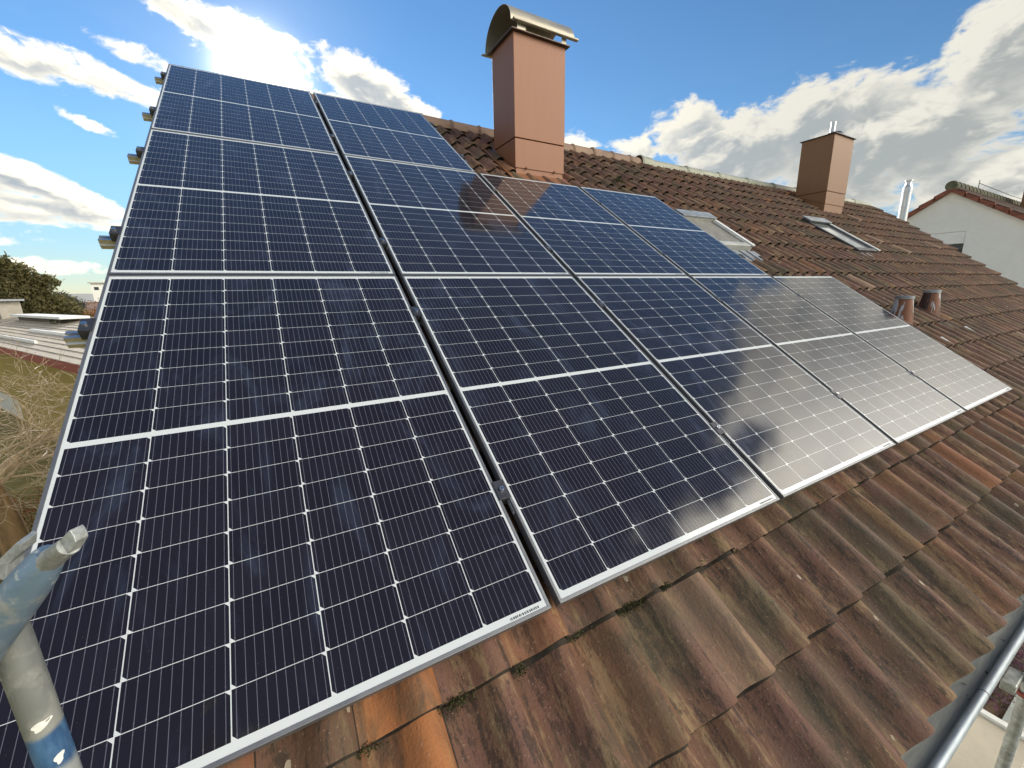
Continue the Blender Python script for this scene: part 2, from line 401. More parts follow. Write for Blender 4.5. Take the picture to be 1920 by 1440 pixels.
M_LEAF_BLUE = mat_leaf("distant_foliage", (.055, .062, .055), (.085, .085, .065))
M_LEAF_YEL = mat_leaf("autumn_leaf", (.62, .36, .03), (.36, .17, .04))
M_LEAF_RUST = mat_leaf("rust_leaf", (.20, .085, .035), (.30, .17, .07))
M_LEAF_PUR = mat_leaf("purple_leaf", (.16, .05, .11), (.07, .09, .05))

# ------------------------------------------------------------------ the house and its tiled roof
NT_ = -.135                                  # depth of the tile troughs below the glass plane
TP, CL = .198, .331                           # tile pitch along the eaves, course length
U0 = 4.346 - TP * 22 + .012; V0 = -.735
NC = 18
VR = 5.27                                    # ridge, along the slope
def u_end(v): return 12.6 + .52 * (v - 1.37) if v < 4.6 else 14.25
house = empty("house", (7.0, 4.4, -5.6))
tag(house, "house with the weathered brown clay roof that carries the solar panels", "house")
HM = Matrix.Translation((-7.0, -4.4, 5.6))
def hpart(mb, name, mats, parent=house, origin=(7.0, 4.4, -5.6), **kw):
    o = mb.build(name, mats, None, **kw)
    o.parent = parent
    # geometry is written in world coordinates: undo the parent's offset
    o.matrix_parent_inverse = Matrix.Translation(Vector(origin)).inverted()
    return o
prof = [(0, .001), (.05, -.003), (.14, -.006), (.26, -.006), (.36, -.002), (.44, .005), (.52, .017), (.60, .033), (.68, .046), (.76, .0525), (.84, .052), (.91, .045), (.97, .032), (1.02, .017), (1.035, .009)]
ORANGE = [(.70, .10, 1.0), (.68, -.25, 1.0), (1.08, .1, .3), (1.3, -.25, .2), (3.98, -.24, .5), (4.15, .1, .45), (3.75, .1, .35), (5.0, -.2, .3), (4.6, -.2, .4), (3.1, 4.2, .4), (2.8, 4.6, .4), (2.9, 3.9, .45), (10.2, 4.9, .8), (10.6, 4.9, .7), (9.9, 4.9, .8), (11.3, 4.2, .6)]
LIGHT = [(6.7, 1.62), (12.56, 3.18), (10.21, 2.71), (8.57, .49), (9.8, 2.95), (10.9, 3.9)]
HOLES = [(2.94, 3.62, 3.95, 4.55), (9.96, 10.74, 4.2, 4.95), (4.70, 5.35, 2.40, 3.24), (8.12, 8.80, 2.48, 3.56)]
tm = MB()
for j in range(NC):
    v0 = V0 + CL * j
    vtop = min(v0 + .365, VR + .02)
    ue = u_end(v0 + .15)
    i = 0
    while True:
        ua = U0 + TP * i
        if ua > ue: break
        i += 1
        rr = random.random(); jn = random.gauss(0, .0022); jv = random.gauss(0, .0028); ja = random.gauss(0, .006); ju = random.gauss(0, .0015)
        uc, vc = ua + TP / 2, v0 + .16
        if any(a < uc < b_ and c_ < vc < d_ for a, b_, c_, d_ in HOLES): continue
        org = max([w for (x, y, w) in ORANGE if abs(x - uc) < .1 and abs(y - vc) < .17] + [random.random() ** 9 * .35])
        lgt = 1.0 if any(abs(x - uc) < .1 and abs(y - vc) < .17 for x, y in LIGHT) else (0.45 if random.random() < .008 else 0)
        near = uc < 3.2 and vc < .6
        rows = []
        tilt = .030
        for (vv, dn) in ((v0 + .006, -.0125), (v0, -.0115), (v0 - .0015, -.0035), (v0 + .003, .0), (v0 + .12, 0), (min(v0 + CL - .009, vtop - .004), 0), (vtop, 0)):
            row = []
            for (s, hh) in prof:
                base = tilt * (1 - (vv - v0) / CL)
                wob = .0012 * math.sin(s * 9 + rr * 20)
                row.append(RP(ua + s * TP + ju + ja * (vv - v0), vv + jv + wob, NT_ + hh + base + dn + jn))
            rows.append(row)
        np_ = len(prof); vs = [p for r_ in rows for p in r_]
        fs = [(a * np_ + k, a * np_ + k + 1, (a + 1) * np_ + k + 1, (a + 1) * np_ + k) for a in range(len(rows) - 1) for k in range(np_ - 1)]
        # right-hand edge, turned down
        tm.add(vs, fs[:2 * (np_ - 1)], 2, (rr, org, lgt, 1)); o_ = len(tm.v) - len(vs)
        for q_, f in enumerate(fs[2 * (np_ - 1):]):
            band, seg_ = divmod(q_, np_ - 1)
            tm.f.append(tuple(k + o_ for k in f)); tm.mi.append(2 if band == 3 or seg_ == 0 else 0); tm.c.append((rr, org, lgt, 1))  # overlap strip darkened to paint in the gap shade
# deck beneath the tiles and the sunny slope behind the ridge
for (ua, ub) in ((-.05, 12.4),):
    pass
poly = [RP(-.04, V0 + .03, NT_ - .03), RP(11.5, V0 + .03, NT_ - .03), RP(13.9, 4.6, NT_ - .03), RP(14.2, VR, NT_ - .03), RP(-.04, VR, NT_ - .03)]
tm.prism(poly, RP(0, 0, -.12) - RP(0, 0, 0), 1)
YR, ZR = RP(0, VR, NT_).y, RP(0, VR, NT_).z
roof = None
def back(y): return ZR - (y - YR) * math.tan(TH)
nb = 72
for j in range(14):
    ya, yb = YR + .02 + j * .30, YR + .02 + (j + 1) * .30 + .03
    for i in range(nb):
        xa = -.04 + i * .1983
        pr = [(0, 0), (.4, -.004), (.6, .02), (.8, .036), (1.0, .014)]
        vs = [(xa + s * .1983, y, back(y) + hh + (.004 if k == 0 else .026)) for k, y in enumerate((ya, yb)) for s, hh in pr]
        tm.add(vs, [(k, k + 5, k + 6, k + 1) for k in range(4)], 0, (random.random(), random.random() ** 9, 0, 1))
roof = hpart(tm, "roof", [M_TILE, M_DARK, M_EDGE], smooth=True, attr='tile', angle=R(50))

# verge boards
vb = MB()
for (ux, sgn) in ((-.055, 1),):
    vb.prism([RP(ux, V0 + .02, NT_ + .02), RP(ux, VR, NT_ + .02), RP(ux, VR, NT_ - .2), RP(ux, V0 + .02, NT_ - .2)], (.02, 0, 0))
hpart(vb, "verge_board", M_WOOD)
# walls
YW0, YW1 = .22, 2 * YR - .22
wl = MB()
zw = RP(0, (YW0 + (NT_ - .16) * ST) / CT, NT_ - .16).z
zt = ZR - .25
wl.prism([(.12, YW0, -5.6), (.12, YW0, zw), (.12, YR, zt), (.12, YW1, zw), (.12, YW1, -5.6)], (11.9, 0, 0))
hpart(wl, "wall", M_RENDER)
fb = MB(); fb.box((-.04, -.44, -.62), (12.2, -.415, -.47)); hpart(fb, "fascia", M_WOOD)
sf = MB(); sf.box((-.04, -.414, -.64), (12.2, YW0 + .002, -.62)); hpart(sf, "soffit", M_WOOD)

# ridge: clay caps up to u = 5.95, then a vented metal roll
def half_round(mb, xa, xb, yc, zc, r, lift=.0, seg=10, ang=1.75):
    vs = []
    for x, rr2 in ((xa, r), (xa + .03, r + .012), (xa + .045, r), (xb, r * .95)):
        for k in range(seg + 1):
            a = -ang + 2 * ang * k / seg
            vs.append((x, yc + math.sin(a) * rr2, zc + math.cos(a) * rr2 + lift))
    n = seg + 1
    mb.add(vs, [(a * n + k, a * n + k + 1, (a + 1) * n + k + 1, (a + 1) * n + k) for a in range(3) for k in range(seg)])
rc = MB(); x = .06; ridge_top = ZR - .005
while x < 5.9:
    half_round(rc, x, x + .385, YR, ridge_top + random.gauss(0, .003), .108)
    x += .375
hpart(rc, "ridge_cap", M_RIDGE, smooth=True)
rv = MB(); half_round(rv, 5.93, 6.2, YR, ridge_top + .012, .125)
x = 6.15
while x < 14.1:
    half_round(rv, x, x + .9, YR, ridge_top, .108); x += .89
for k in range(60):
    xx = 6.3 + k * .13
    if xx > 14: break
    rv.box((xx, YR - .109, ridge_top - .02), (xx + .012, YR - .1, ridge_top + .004), 1)
hpart(rv, "ridge_vent", [M_RIDGE2, M_DARK], smooth=True)

# chimneys -----------------------------------------------------------
def roofz(y, n=-.10): return y * math.tan(TH) + n / CT
def chimney(x0, x1, y0, y1, ztop, zj, matl, skirt_low=.065):
    mb = MB(); mb.box((x0, y0, zj + .008), (x1, y1, ztop)); mb.box((x0 + .03, y0 + .03, roofz(y0) - .5), (x1 - .03, y1 - .03, zj + .02))
    ch = hpart(mb, "chimney", matl, bevel=.004)
    # skirt: overlapping lower cladding whose sides follow the roof slope
    sk = MB(); e = -.005
    a0, a1, b0, b1 = x0 - e, x1 + e, y0 - e, y1 + e
    zl0, zl1 = roofz(b0) + skirt_low, min(roofz(b1) + skirt_low, zj - .005)
    sk.prism([(a0, b0, zl0), (a0, b0, zj), (a0, b1, zj), (a0, b1, zl1)], (a1 - a0, 0, 0))
    s = hpart(sk, "skirt", matl, parent=ch, origin=(0, 0, 0), bevel=.003)
    up = MB(); e2 = .016
    up.prism([(x0 + .017, y0 + .014, roofz(y0) - .06), (x0 + .017, y0 + .014, zl0 + .02), (x0 + .017, y1 - .02, zl1 + .01), (x0 + .017, y1 - .02, roofz(y1) - .06)], (x1 - x0 - .034, 0, 0))
    hpart(up, "upstand", matl, parent=ch, origin=(0, 0, 0))
    fl = MB()
    pf = [RP(x0 - .1, (y0 - .16) / CT - .0, -.095), RP(x1 + .02, (y0 - .16) / CT, -.095), RP(x1 + .02, (y1 + .1) / CT, -.095), RP(x0 - .1, (y1 + .1) / CT, -.095)]
    fl.prism(pf, (0, 0, -.012))
    hpart(fl, "flashing", M_COPPER2 if matl is M_COPPER2 else matl, parent=ch, origin=(0, 0, 0))
    return ch
ch1 = chimney(2.955, 3.60, 3.275, 3.75, 3.400, 2.44, M_COPPER)
for xx in (3.10, 3.47):
    rv_ = MB(); rv_.tube([(xx, 3.262, 2.165), (xx, 3.272, 2.165)], .013, 12)
    hpart(rv_, "rivet", M_COPPER, parent=ch1, origin=(0, 0, 0))
cp = MB(); cp.box((2.918, 3.236, 3.400), (3.637, 3.79, 3.409)); hpart(cp, "cap_plate", M_COWLD, parent=ch1, origin=(0, 0, 0))
cw = MB(); seg = 22; vs = []
xa, xb = 2.905, 3.685; yc = 3.52; z0 = 3.435
for x in (xa, xb):
    for t in (0, .004):
        for k in range(seg + 1):
            a = math.pi * k / seg
            vs.append((x, yc + math.cos(a) * -(.285 + t), z0 + math.sin(a) * (.245 + t) + (.03 * (1 - k / seg) - .03 * (k / seg))))
n = seg + 1
fs = []
for k in range(seg):
    fs += [(k, k + 1, 2 * n + k + 1, 2 * n + k), (n + k + 1, n + k, 3 * n + k, 3 * n + k + 1), (k + 1, k, n + k, n + k + 1), (2 * n + k, 2 * n + k + 1, 3 * n + k + 1, 3 * n + k)]
fs += [(0, n, 3 * n, 2 * n), (seg, 2 * n + seg, 3 * n + seg, n + seg)]
cw.add(vs, fs)
cw.box((2.925, 3.205, 3.455), (3.715, 3.231, 3.480)); cw.tube([(2.925, 3.208, 3.467), (3.715, 3.208, 3.467)], .013, 10)
cw.box((2.87, 3.80, 3.405), (3.70, 3.84, 3.410))
for (xx, w) in ((2.985, .10), (3.53, .06)):
    cw.box((xx, 3.247, 3.409), (xx + w, 3.25, 3.470))
cw.box((3.05, 3.30, 3.409), (3.42, 3.303, 3.56))
hpart(cw, "cowl", M_COWL, parent=ch1, origin=(0, 0, 0), smooth=True)
ch2 = chimney(9.97, 10.73, 3.49, 4.05, 3.615, 2.62, M_COPPER2, skirt_low=.16)
cp = MB(); cp.box((9.94, 3.46, 3.615), (10.76, 4.08, 3.625)); hpart(cp, "cap_plate", M_CLAMP, parent=ch2, origin=(0, 0, 0))
cl_ = MB(); cl_.tube([(10.45, 3.72, 3.62), (10.45, 3.72, 3.73), (10.45, 3.72, 3.76)], [.13, .14, .11], 18); hpart(cl_, "collar", M_CLAMP, parent=ch2, origin=(0, 0, 0), smooth=True)
pp = MB(); pp.tube([(10.40, 3.74, 3.7), (10.40, 3.74, 3.95)], .045, 16); hpart(pp, "flue", M_STEEL, parent=ch2, origin=(0, 0, 0), smooth=True)

# roof windows -----------------------------------------------------------
def skylight(ua, ub, va, vb_, top, dark, pane_m):
    fr = MB(); w = .075
    def bx(a, b_, lo, hi, mi=0): fr.box(a + (lo,), b_ + (hi,), mi, ROOFM)
    bx((ua, va), (ub, va + w), -.2, top); bx((ua, vb_ - w * 1.7), (ub, vb_), -.2, top + .015)
    bx((ua, va + w), (ua + w * .8, vb_ - w * 1.7), -.2, top); bx((ub - w * .8, va + w), (ub, vb_ - w * 1.7), -.2, top)
    o = hpart(fr, "skylight", dark, bevel=.006)
    gl = MB(); gl.box((ua + w * .8, va + w, -.2), (ub - w * .8, vb_ - w * 1.7, top - .018), 0, ROOFM)
    hpart(gl, "pane", pane_m, parent=o, origin=(0, 0, 0))
    ap = MB(); ap.box((ua - .08, va - .22, -.2), (ub + .08, va - .001, -.098), 0, ROOFM)
    for k in range(5):
        uu = ua - .05 + k * (ub - ua + .1) / 5
        ap.box((uu, va - .22, -.1), (uu + .04, va - .01, -.085), 0, ROOFM)
    hpart(ap, "flashing", M_LEAD, parent=o, origin=(0, 0, 0))
    cv = MB(); cv.box((ua - .012, vb_ - w * 1.75, top + .016), (ub + .012, vb_ + .02, top + .035), 0, ROOFM)
    hpart(cv, "hood", M_LEAD, parent=o, origin=(0, 0, 0), bevel=.004)
    sg = MB()
    sg.box((ub - .035, va - .01, top + .001), (ub + .012, vb_ - w * 1.76, top + .014), 0, ROOFM)
    hpart(sg, "side_trim", M_WHITE, parent=o, origin=(0, 0, 0))
    return o
M_SKYF = simple("grey_window_frame", (.46, .46, .43), .5, .2, .2, 6)
skylight(4.70, 5.29, 2.40, 3.13, -.035, M_SKYF, simple("matt_grey_pane", (.21, .20, .175), .7, 0, .25, 12))  # pane drawn in one matt, mottled grey
skylight(8.12, 8.80, 2.52, 3.52, -.045, M_CLAMP, M_SKYGLASS)

# vent stacks with flaking paint
def mat_flake():
    mt, q, b = material("flaking_paint")
    p = objco(q); n = q.noise(q.mapping(p, scale=(1, 1, .10)), 8, 5, .55, .3)
    f = q.math('GREATER_THAN', n, .47); d = q.math('GREATER_THAN', n, .58)
    pset(q, b, color=q.mix(d, q.mix(f, (.42, .43, .44), (.20, .075, .036)), (.05, .025, .02)), rough=.6)
    return mt
M_FLAKE = mat_flake()
for (u, v) in ((6.18, 1.02), (7.16, 1.10)):
    b0 = RP(u, v, -.12); mb = MB()
    mb.tube([b0 + Vector((0, 0, -.1)), b0 + Vector((0, 0, .02)), b0 + Vector((.008, .0, .26))], [.105, .10, .068], 20)
    o = hpart(mb, "vent_pipe", M_FLAKE, smooth=True)
    rm = MB(); rm.tube([b0 + Vector((.008, 0, .245)), b0 + Vector((.008, 0, .275))], .077, 20); hpart(rm, "rim", M_LEAD, parent=o, origin=(0, 0, 0), smooth=True)
    fl = MB(); fl.box((u - .2, v - .3, -.14), (u + .2, v + .12, -.092), 0, ROOFM); hpart(fl, "flashing", M_DARK, parent=o, origin=(0, 0, 0))
    f2 = MB(); f2.box((u + .12, v - .42, -.1), (u + .3, v - .3, -.085), 0, ROOFM); hpart(f2, "apron", M_LEAD, parent=o, origin=(0, 0, 0))

# eaves gutter
gy, gz, gr = -.515, -.578, .082
gm = MB(); segs = 12
def gutter_ring(x, r): return [(x, gy - math.cos(math.pi * k / segs) * r, gz - math.sin(math.pi * k / segs) ** .6 * r * .20) for k in range(segs + 1)]
xs = [-.1] + [.4 * k for k in range(1, 31)] + [12.3]
vs = []
for x in xs: vs += gutter_ring(x, gr) + gutter_ring(x, gr + .003)
n = segs + 1; fs = []
for i in range(len(xs) - 1):
    o_ = i * 2 * n; o2 = o_ + 2 * n
    for k in range(segs): fs += [(o_ + k, o_ + k + 1, o2 + k + 1, o2 + k), (o_ + n + k + 1, o_ + n + k, o2 + n + k, o2 + n + k + 1)]
gm.add(vs, fs)
gut = hpart(gm, "gutter", M_ZINC, smooth=True)
bd = MB(); bd.tube([(x, gy - gr - .006, gz + .004) for x in xs], .0145, 12)
hpart(bd, "bead", M_ZINC_CLEAN, parent=gut, origin=(0, 0, 0), smooth=True)
ap = MB(); ap.prism([RP(-.04, V0 + .10, -.152), RP(-.04, V0 - .02, -.166), RP(-.04, V0 - .022, -.168), RP(-.04, V0 + .10, -.156)], (12.2, 0, 0))
hpart(ap, "eaves_apron", M_ZINC, parent=gut, origin=(0, 0, 0))
for k in range(14):
    br = MB(); x = .35 + k * .8
    pts = [(x, gy - math.cos(math.pi * t / 8) * (gr + .008), gz - math.sin(math.pi * t / 8) ** .6 * (gr + .008) * .30) for t in range(9)]
    br.tube(pts, .006, 6)
    hpart(br, "gutter_bracket", M_ZINC, parent=gut, origin=(0, 0, 0))
for x in (1.05, 1.92, 2.6, 3.4, 4.6, 6.2):
    bj = MB(); bj.tube([(x, gy - gr - .006, gz + .004), (x + .003, gy - gr - .006, gz + .004)], .0152, 12)
    hpart(bj, "seam", M_DARK, parent=gut, origin=(0, 0, 0))
# lower porch roof against the wall
pr = MB(); pr.box((3.2, -.62, -3.12), (5.70, YW0 + .01, -3.0)); o = hpart(pr, "porch_roof", simple("beige_roof_sheet", (.50, .45, .36), .8, 0, .1, 2))
tr_ = MB(); tr_.box((5.701, -.62, -3.13), (5.76, YW0, -2.97)); hpart(tr_, "edge_trim", M_WHITE, parent=o, origin=(0, 0, 0))

# ------------------------------------------------------------------ solar panels
GU, GV = .0309, .0106
def make_panel():
    root = empty("solar_panel", (0, 0, 0), (TH, 0, 0))
    f = MB(); lip = .0095; t = .035
    def bar(a, b_): f.box(a + (-t,), b_ + (0.0,))
    bar((0, 0), (PW, lip)); bar((0, PH - lip), (PW, PH)); bar((0, lip), (lip, PH - lip)); bar((PW - lip, lip), (PW, PH - lip))
    # inner return flange at the bottom of the frame
    f.box((lip, lip, -t), (lip + .02, PH - lip, -t + .002)); f.box((PW - lip - .02, lip, -t), (PW - lip, PH - lip, -t + .002))
    fr = f.build("frame", M_ANOD, root, bevel=.0012)
    g = MB(); g.box((lip, lip, -.008), (PW - lip, PH - lip, -.0016))
    g.build("cell_sheet", M_CELL, root)
    s = MB(); x = PW - .125
    random.seed(3)
    while x < PW - .035:
        w = random.choice((.0015, .003, .004)); s.box((x, .0135, -.0016), (x + w, .0195, -.0012)); x += w + random.choice((.002, .003))
    s.build("serial_print", M_INK, root)
    bl = MB(); bl.box((-.0006, .30, -.026), (0.0, .42, -.012), 0)
    for k in range(14): bl.box((-.0009, .31 + k * .007, -.023), (-.0006, .31 + k * .007 + random.choice((.002, .004)), -.015), 1)
    bl.build("barcode_label", [M_LABEL, M_INK], root)
    return root
LAYOUT = [5, 4, 2]
WHERE = {
 (0, 0): "solar panel filling the lower left, nearest the blue scaffold post",
 (1, 0): "bottom-row solar panel just right of the one behind the scaffold post",
 (2, 0): "middle solar panel of the bottom row of five",
 (3, 0): "fourth solar panel of the bottom row, half covered by a pale cloud reflection",
 (4, 0): "pale cloud-reflecting solar panel at the far right end of the bottom row",
 (0, 1): "solar panel at the left end of the middle row of four",
 (1, 1): "second middle-row solar panel, the dark chimney reflection on its right side",
 (2, 1): "middle-row solar panel whose top edge meets the foot of the barrel-capped chimney",
 (3, 1): "blue solar panel at the right end of the middle row, beside the grey skylight",
 (0, 2): "topmost left solar panel with the sun behind its upper edge",
 (1, 2): "top-row solar panel beside the bare tiles left of the barrel-capped chimney",
}
p0 = make_panel()
first = True
for r_, cnt in enumerate(LAYOUT):
    for c_ in range(cnt):
        o = p0 if first else copy_tree(p0); first = False
        o.location = RP(c_ * (PW + GU), r_ * (PH + GV), 0)
        tag(o, WHERE[(c_, r_)], "solar panel", "solar panels in rows on the tiled roof")

# mounting rails with their clamps
RAILS = [(.385, 5), (1.40, 5), (2.085, 4), (3.075, 4), (3.86, 2), (4.82, 2)]
RLAB = ["mounting rail under the lower part of the bottom panel row", "mounting rail under the upper part of the bottom panel row, end against the yellow house",
        "mounting rail under the lower part of the middle panel row, end against low cloud", "mounting rail under the upper part of the middle panel row",
        "mounting rail under the lower part of the top panel row", "topmost mounting rail, under the upper edge of the top panel row"]
for (v, cnt), lab in zip(RAILS, RLAB):
    L = cnt * (PW + GU) - GU
    root = empty("mounting_rail", RP(0, v, -.08), (TH, 0, 0)); tag(root, lab, "rail", "aluminium mounting rails under the panel rows")
    x1 = L + (.075 if cnt < 5 else .0)
    b_ = MB(); x0_ = -.080
    b_.box((x0_, -.02, 0.0), (x1, .02, .012)); b_.box((x0_, -.02, .012), (x1, -.016, .044)); b_.box((x0_, .016, .012), (x1, .02, .044))
    b_.box((x0_, -.016, .025), (x1, .016, .029)); b_.box((x0_, -.016, .038), (x1, -.006, .044)); b_.box((x0_, .006, .038), (x1, .016, .044)); b_.box((x0_, -.026, .016), (x1, -.02, .020))
    b_.build("rail_profile", M_RAIL, root)
    for e in (-1, 1) if cnt < 5 else (-1,):
        xx = -.001 if e < 0 else L + .001
        cb = MB(); xa_, xb_ = sorted((xx, xx + e * .030)); cb.box((xa_, -.035, .045), (xb_, .035, .0795)); 
        xa_, xb_ = sorted((xx + e * .001, xx - e * .008)); cb.box((xa_, -.035, .0805), (xb_, .035, .085))
        xa_, xb_ = sorted((xx, xx + e * .030)); cb.box((xa_, -.035, .0797), (xb_, .035, .085))
        o = cb.build("end_clamp", M_CLAMP, root, bevel=.002)
        bt = MB(); bt.tube([(xx + e * .016, 0, .085), (xx + e * .016, 0, .0925)], .0085, 14); bt.build("bolt", M_BOLT, o)
    for k in range(1, cnt):
        xx = k * (PW + GU) - GU / 2
        cb = MB(); cb.box((xx - GU / 2 + .001, -.035, .050), (xx + GU / 2 - .001, .035, .0795)); cb.box((xx - GU / 2 - .006, -.035, .0806), (xx + GU / 2 + .006, .035, .0845)); cb.box((xx - GU / 2 + .0011, -.0349, .0795), (xx + GU / 2 - .0011, .0349, .0806))
        o = cb.build("mid_clamp", M_CLAMP, root, bevel=.001)
        bt = MB(); bt.tube([(xx, 0, .0845), (xx, 0, .092)], .0085, 14); bt.build("bolt", M_BOLT, o)
        dk = MB(); dk.tube([(xx, 0, .092), (xx, 0, .0922)], .004, 6); dk.build("socket", M_CLAMP, o)

# ------------------------------------------------------------------ moss in the tile joints
mm = MB(); random.seed(11)
def moss_at(u, v, ru, rv2, nn, hgt=.012, nlow=-.114):
    for k in range(nn):
        a = random.gauss(0, ru); b_ = random.gauss(0, rv2)
        p = RP(u + a, v + b_, nlow + random.random() * hgt)
        d = Vector((random.gauss(0, 1), random.gauss(0, 1), random.random() + .4)).normalized() * random.uniform(.0025, .006)
        s = d.cross(Vector((random.gauss(0, 1), random.gauss(0, 1), random.gauss(0, 1)))).normalized() * random.uniform(.0012, .003)
        mm.add([p - s, p + s, p + d + s * .4, p + d - s * .4], [(0, 1, 2, 3)])
for (u, v, ru, rv2, nn) in ((1.46, -.080, .055, .007, 900), (1.60, -.075, .016, .006, 260), (1.95, -.08, .03, .006, 320), (.838, -.086, .020, .008, 420), (1.02, -.09, .012, .009, 200),
                            (1.78, -.06, .02, .006, 200), (.62, -.085, .02, .006, 160), (1.22, -.082, .03, .005, 200), (1.78, .04, .02, .012, 220), (2.4, -.074, .05, .004, 200), (1.75, -.408, .03, .006, 120), (2.9, -.405, .08, .004, 160), (3.4, -.07, .05, .005, 150)):
    moss_at(u, v, ru, rv2, nn)
for k in range(30):
    moss_at(random.uniform(2.5, 6), -.072 + CL * random.choice((0, -1)), .03, .004, 50)
moss = mm.build("moss", M_MOSS); tag(moss, "green moss growing in the joints between the roof tiles", "moss", kind="stuff")
lm = MB(); random.seed(9)
for k in range(160):
    x = random.uniform(1.6, 6.0); t = random.uniform(.12, .75)
    p = Vector((x, gy - math.cos(math.pi * t) * gr * .9, gz - .2 * gr + random.uniform(.001, .006)))
    a = random.uniform(0, 6.28); L = random.uniform(.003, .014); w = L * random.uniform(.15, .5)
    d = Vector((math.cos(a), math.sin(a), random.uniform(-.1, .3))) * L; s_ = Vector((-math.sin(a), math.cos(a), .1)) * w
    lm.add([p - d, p - s_, p + d, p + s_], [(0, 1, 2, 3)])
tag(lm.build("leaf_litter", M_MOSS), "specks of dirt and leaf litter lying in the zinc gutter", "leaf litter", kind="stuff")
mk = MB(); random.seed(5)
cen = RP(4.55, 4.05, -.075)
for k in range(500):
    d = Vector((random.gauss(0, 1), random.gauss(0, 1), random.gauss(0, .7))).normalized() * random.uniform(.02, .085)
    p = cen + d; t = Vector((random.gauss(0, 1), random.gauss(0, 1), random.gauss(0, 1))).normalized() * .02
    s = t.cross(d).normalized() * .003
    mk.add([p - s, p + s, p + t + s, p + t - s], [(0, 1, 2, 3)])
o = mk.build("moss_clump", M_MOSS); tag(o, "dark round clump of moss on the tiles right of the barrel-capped chimney", "moss clump")

# ------------------------------------------------------------------ scaffold post in the lower left corner
def mat_pole():
    mt, q, b = material("painted_galvanised_tube")
    p = objco(q); x, y, z = q.sep(p)
    n = q.noise(p, 14, 6, .6); n2 = q.noise(q.mapping(p, scale=(1, 1, .3)), 40, 5, .6); n3 = q.noise(p, 9, 3, .5, .4)
    base = q.mix(q.ramp(n, .44, .56), (.24, .25, .24), (.37, .375, .34))
    blue = q.ramp(q.math('ADD', z, q.math('MULTIPLY', n3, .06)), .634, .622)     # paint left on the lower tube
    base = q.mix(blue, base, q.mix(q.ramp(n2, .4, .65), (.035, .10, .23), (.10, .22, .40)))
    base = q.mix(q.ramp(q.math('ADD', z, q.math('MULTIPLY', n3, .05)), .575, .56), base, (.42, .45, .44))
    base = q.mix(q.ramp(n2, .66, .74, 0, .6), base, (.75, .74, .68))
    pset(q, b, color=base, rough=q.ramp(n2, .3, .7, .38, .6), metal=.45, normal=bump(q, n2, .5, .002))
    return mt
def mat_pole2():
    mt, q, b = material("blue_worn_tube")
    p = objco(q); n = q.noise(p, 13, 6, .6, .4); n2 = q.noise(p, 45, 5, .6)
    base = q.mix(q.ramp(n, .46, .56), (.17, .25, .33), (.36, .38, .375))
    base = q.mix(q.ramp(n2, .60, .70, 0, .8), base, (.62, .62, .56))
    pset(q, b, color=base, rough=q.ramp(n2, .3, .7, .32, .55), metal=.5, normal=bump(q, n2, .5, .002))
    return mt
M_POLE = mat_pole(); M_POLE2 = mat_pole2(); M_GALV = simple("galvanised_casting", (.36, .375, .36), .45, .5, .35, 30, bumps=.5, bdist=.002)
M_PAINT = simple("white_paint_fleck", (.82, .80, .72), .5, 0, .05, 20)
foot = Vector((.278, -.200, roofz(-.200, -.088)))
post = empty("scaffold_post", foot)
tag(post, "scaffold post with chipped blue paint and a clawed cross tube", "scaffold post")
def rel(o, org): o.data.transform(Matrix.Translation(-Vector(org)))
top = Vector((.250, -.158, .512)); up_ = top - foot
mb = MB(); mb.tube([foot + up_ * (k / 10) for k in range(11)], .0170, 28)
rel(mb.build("upright", M_POLE, post, smooth=True), foot)
a_ = Vector((.2489, -.2053, .5069)); e_ = Vector((.3186, -.2212, .5955)); d_ = e_ - a_
mb = MB(); mb.tube([a_ - d_ * 1.6, a_, a_ + d_ * .45, a_ + d_ * .80, a_ + d_ * .98, a_ + d_ * 1.12, a_ + d_ * 1.16], [.0200, .0200, .0200, .0196, .0172, .0140, .0120], 28)
rel(mb.build("cross_tube", M_POLE2, post, smooth=True, angle=R(60)), foot)
FW = Vector(cf)
claw = [(.3303, -.232, .6245), (.341, -.2379, .6248), (.3494, -.2411, .6305), (.3583, -.2437, .6395), (.3613, -.2472, .633), (.362, -.2491, .627), (.3513, -.2472, .6116), (.3408, -.242, .6086), (.3317, -.2378, .605)]
nk = Vector((.3520, -.2441, .6225)); tip = a_ + d_ * 1.02
mb = MB(); mb.tube([tip, tip.lerp(nk, .35), tip.lerp(nk, .8), nk], [.0128, .0112, .0102, .0098], 20)
rel(mb.build("neck", M_GALV, post, smooth=True), foot)
plate = [claw[2], claw[3], claw[4], claw[5], claw[6], tuple(Vector(claw[6]).lerp(Vector(claw[7]), .38)), tuple(Vector(claw[2]).lerp(Vector(claw[7]), .25))]
mb = MB(); mb.prism([tuple(Vector(p_) - FW * .004) for p_ in plate], tuple(FW * .012 + Vector((.0015, 0, .002)))); rel(mb.build("claw", M_GALV, post, bevel=.0008), foot)
claw2 = [(.2308, -.0992, .5581), (.2537, -.1065, .5795), (.2579, -.1096, .5768), (.2553, -.1111, .5653), (.241, -.1064, .5528), (.2362, -.1088, .5336), (.2281, -.1033, .537)]
mb = MB(); mb.prism(claw2, (.008, .022, .003)); rel(mb.build("claw", M_GALV, post, bevel=.0008), foot)
mb = MB(); mb.box((foot.x - .06, foot.y - .06, foot.z - .01), (foot.x + .06, foot.y + .06, foot.z + .004)); rel(mb.build("base_plate", M_GALV, post), foot)
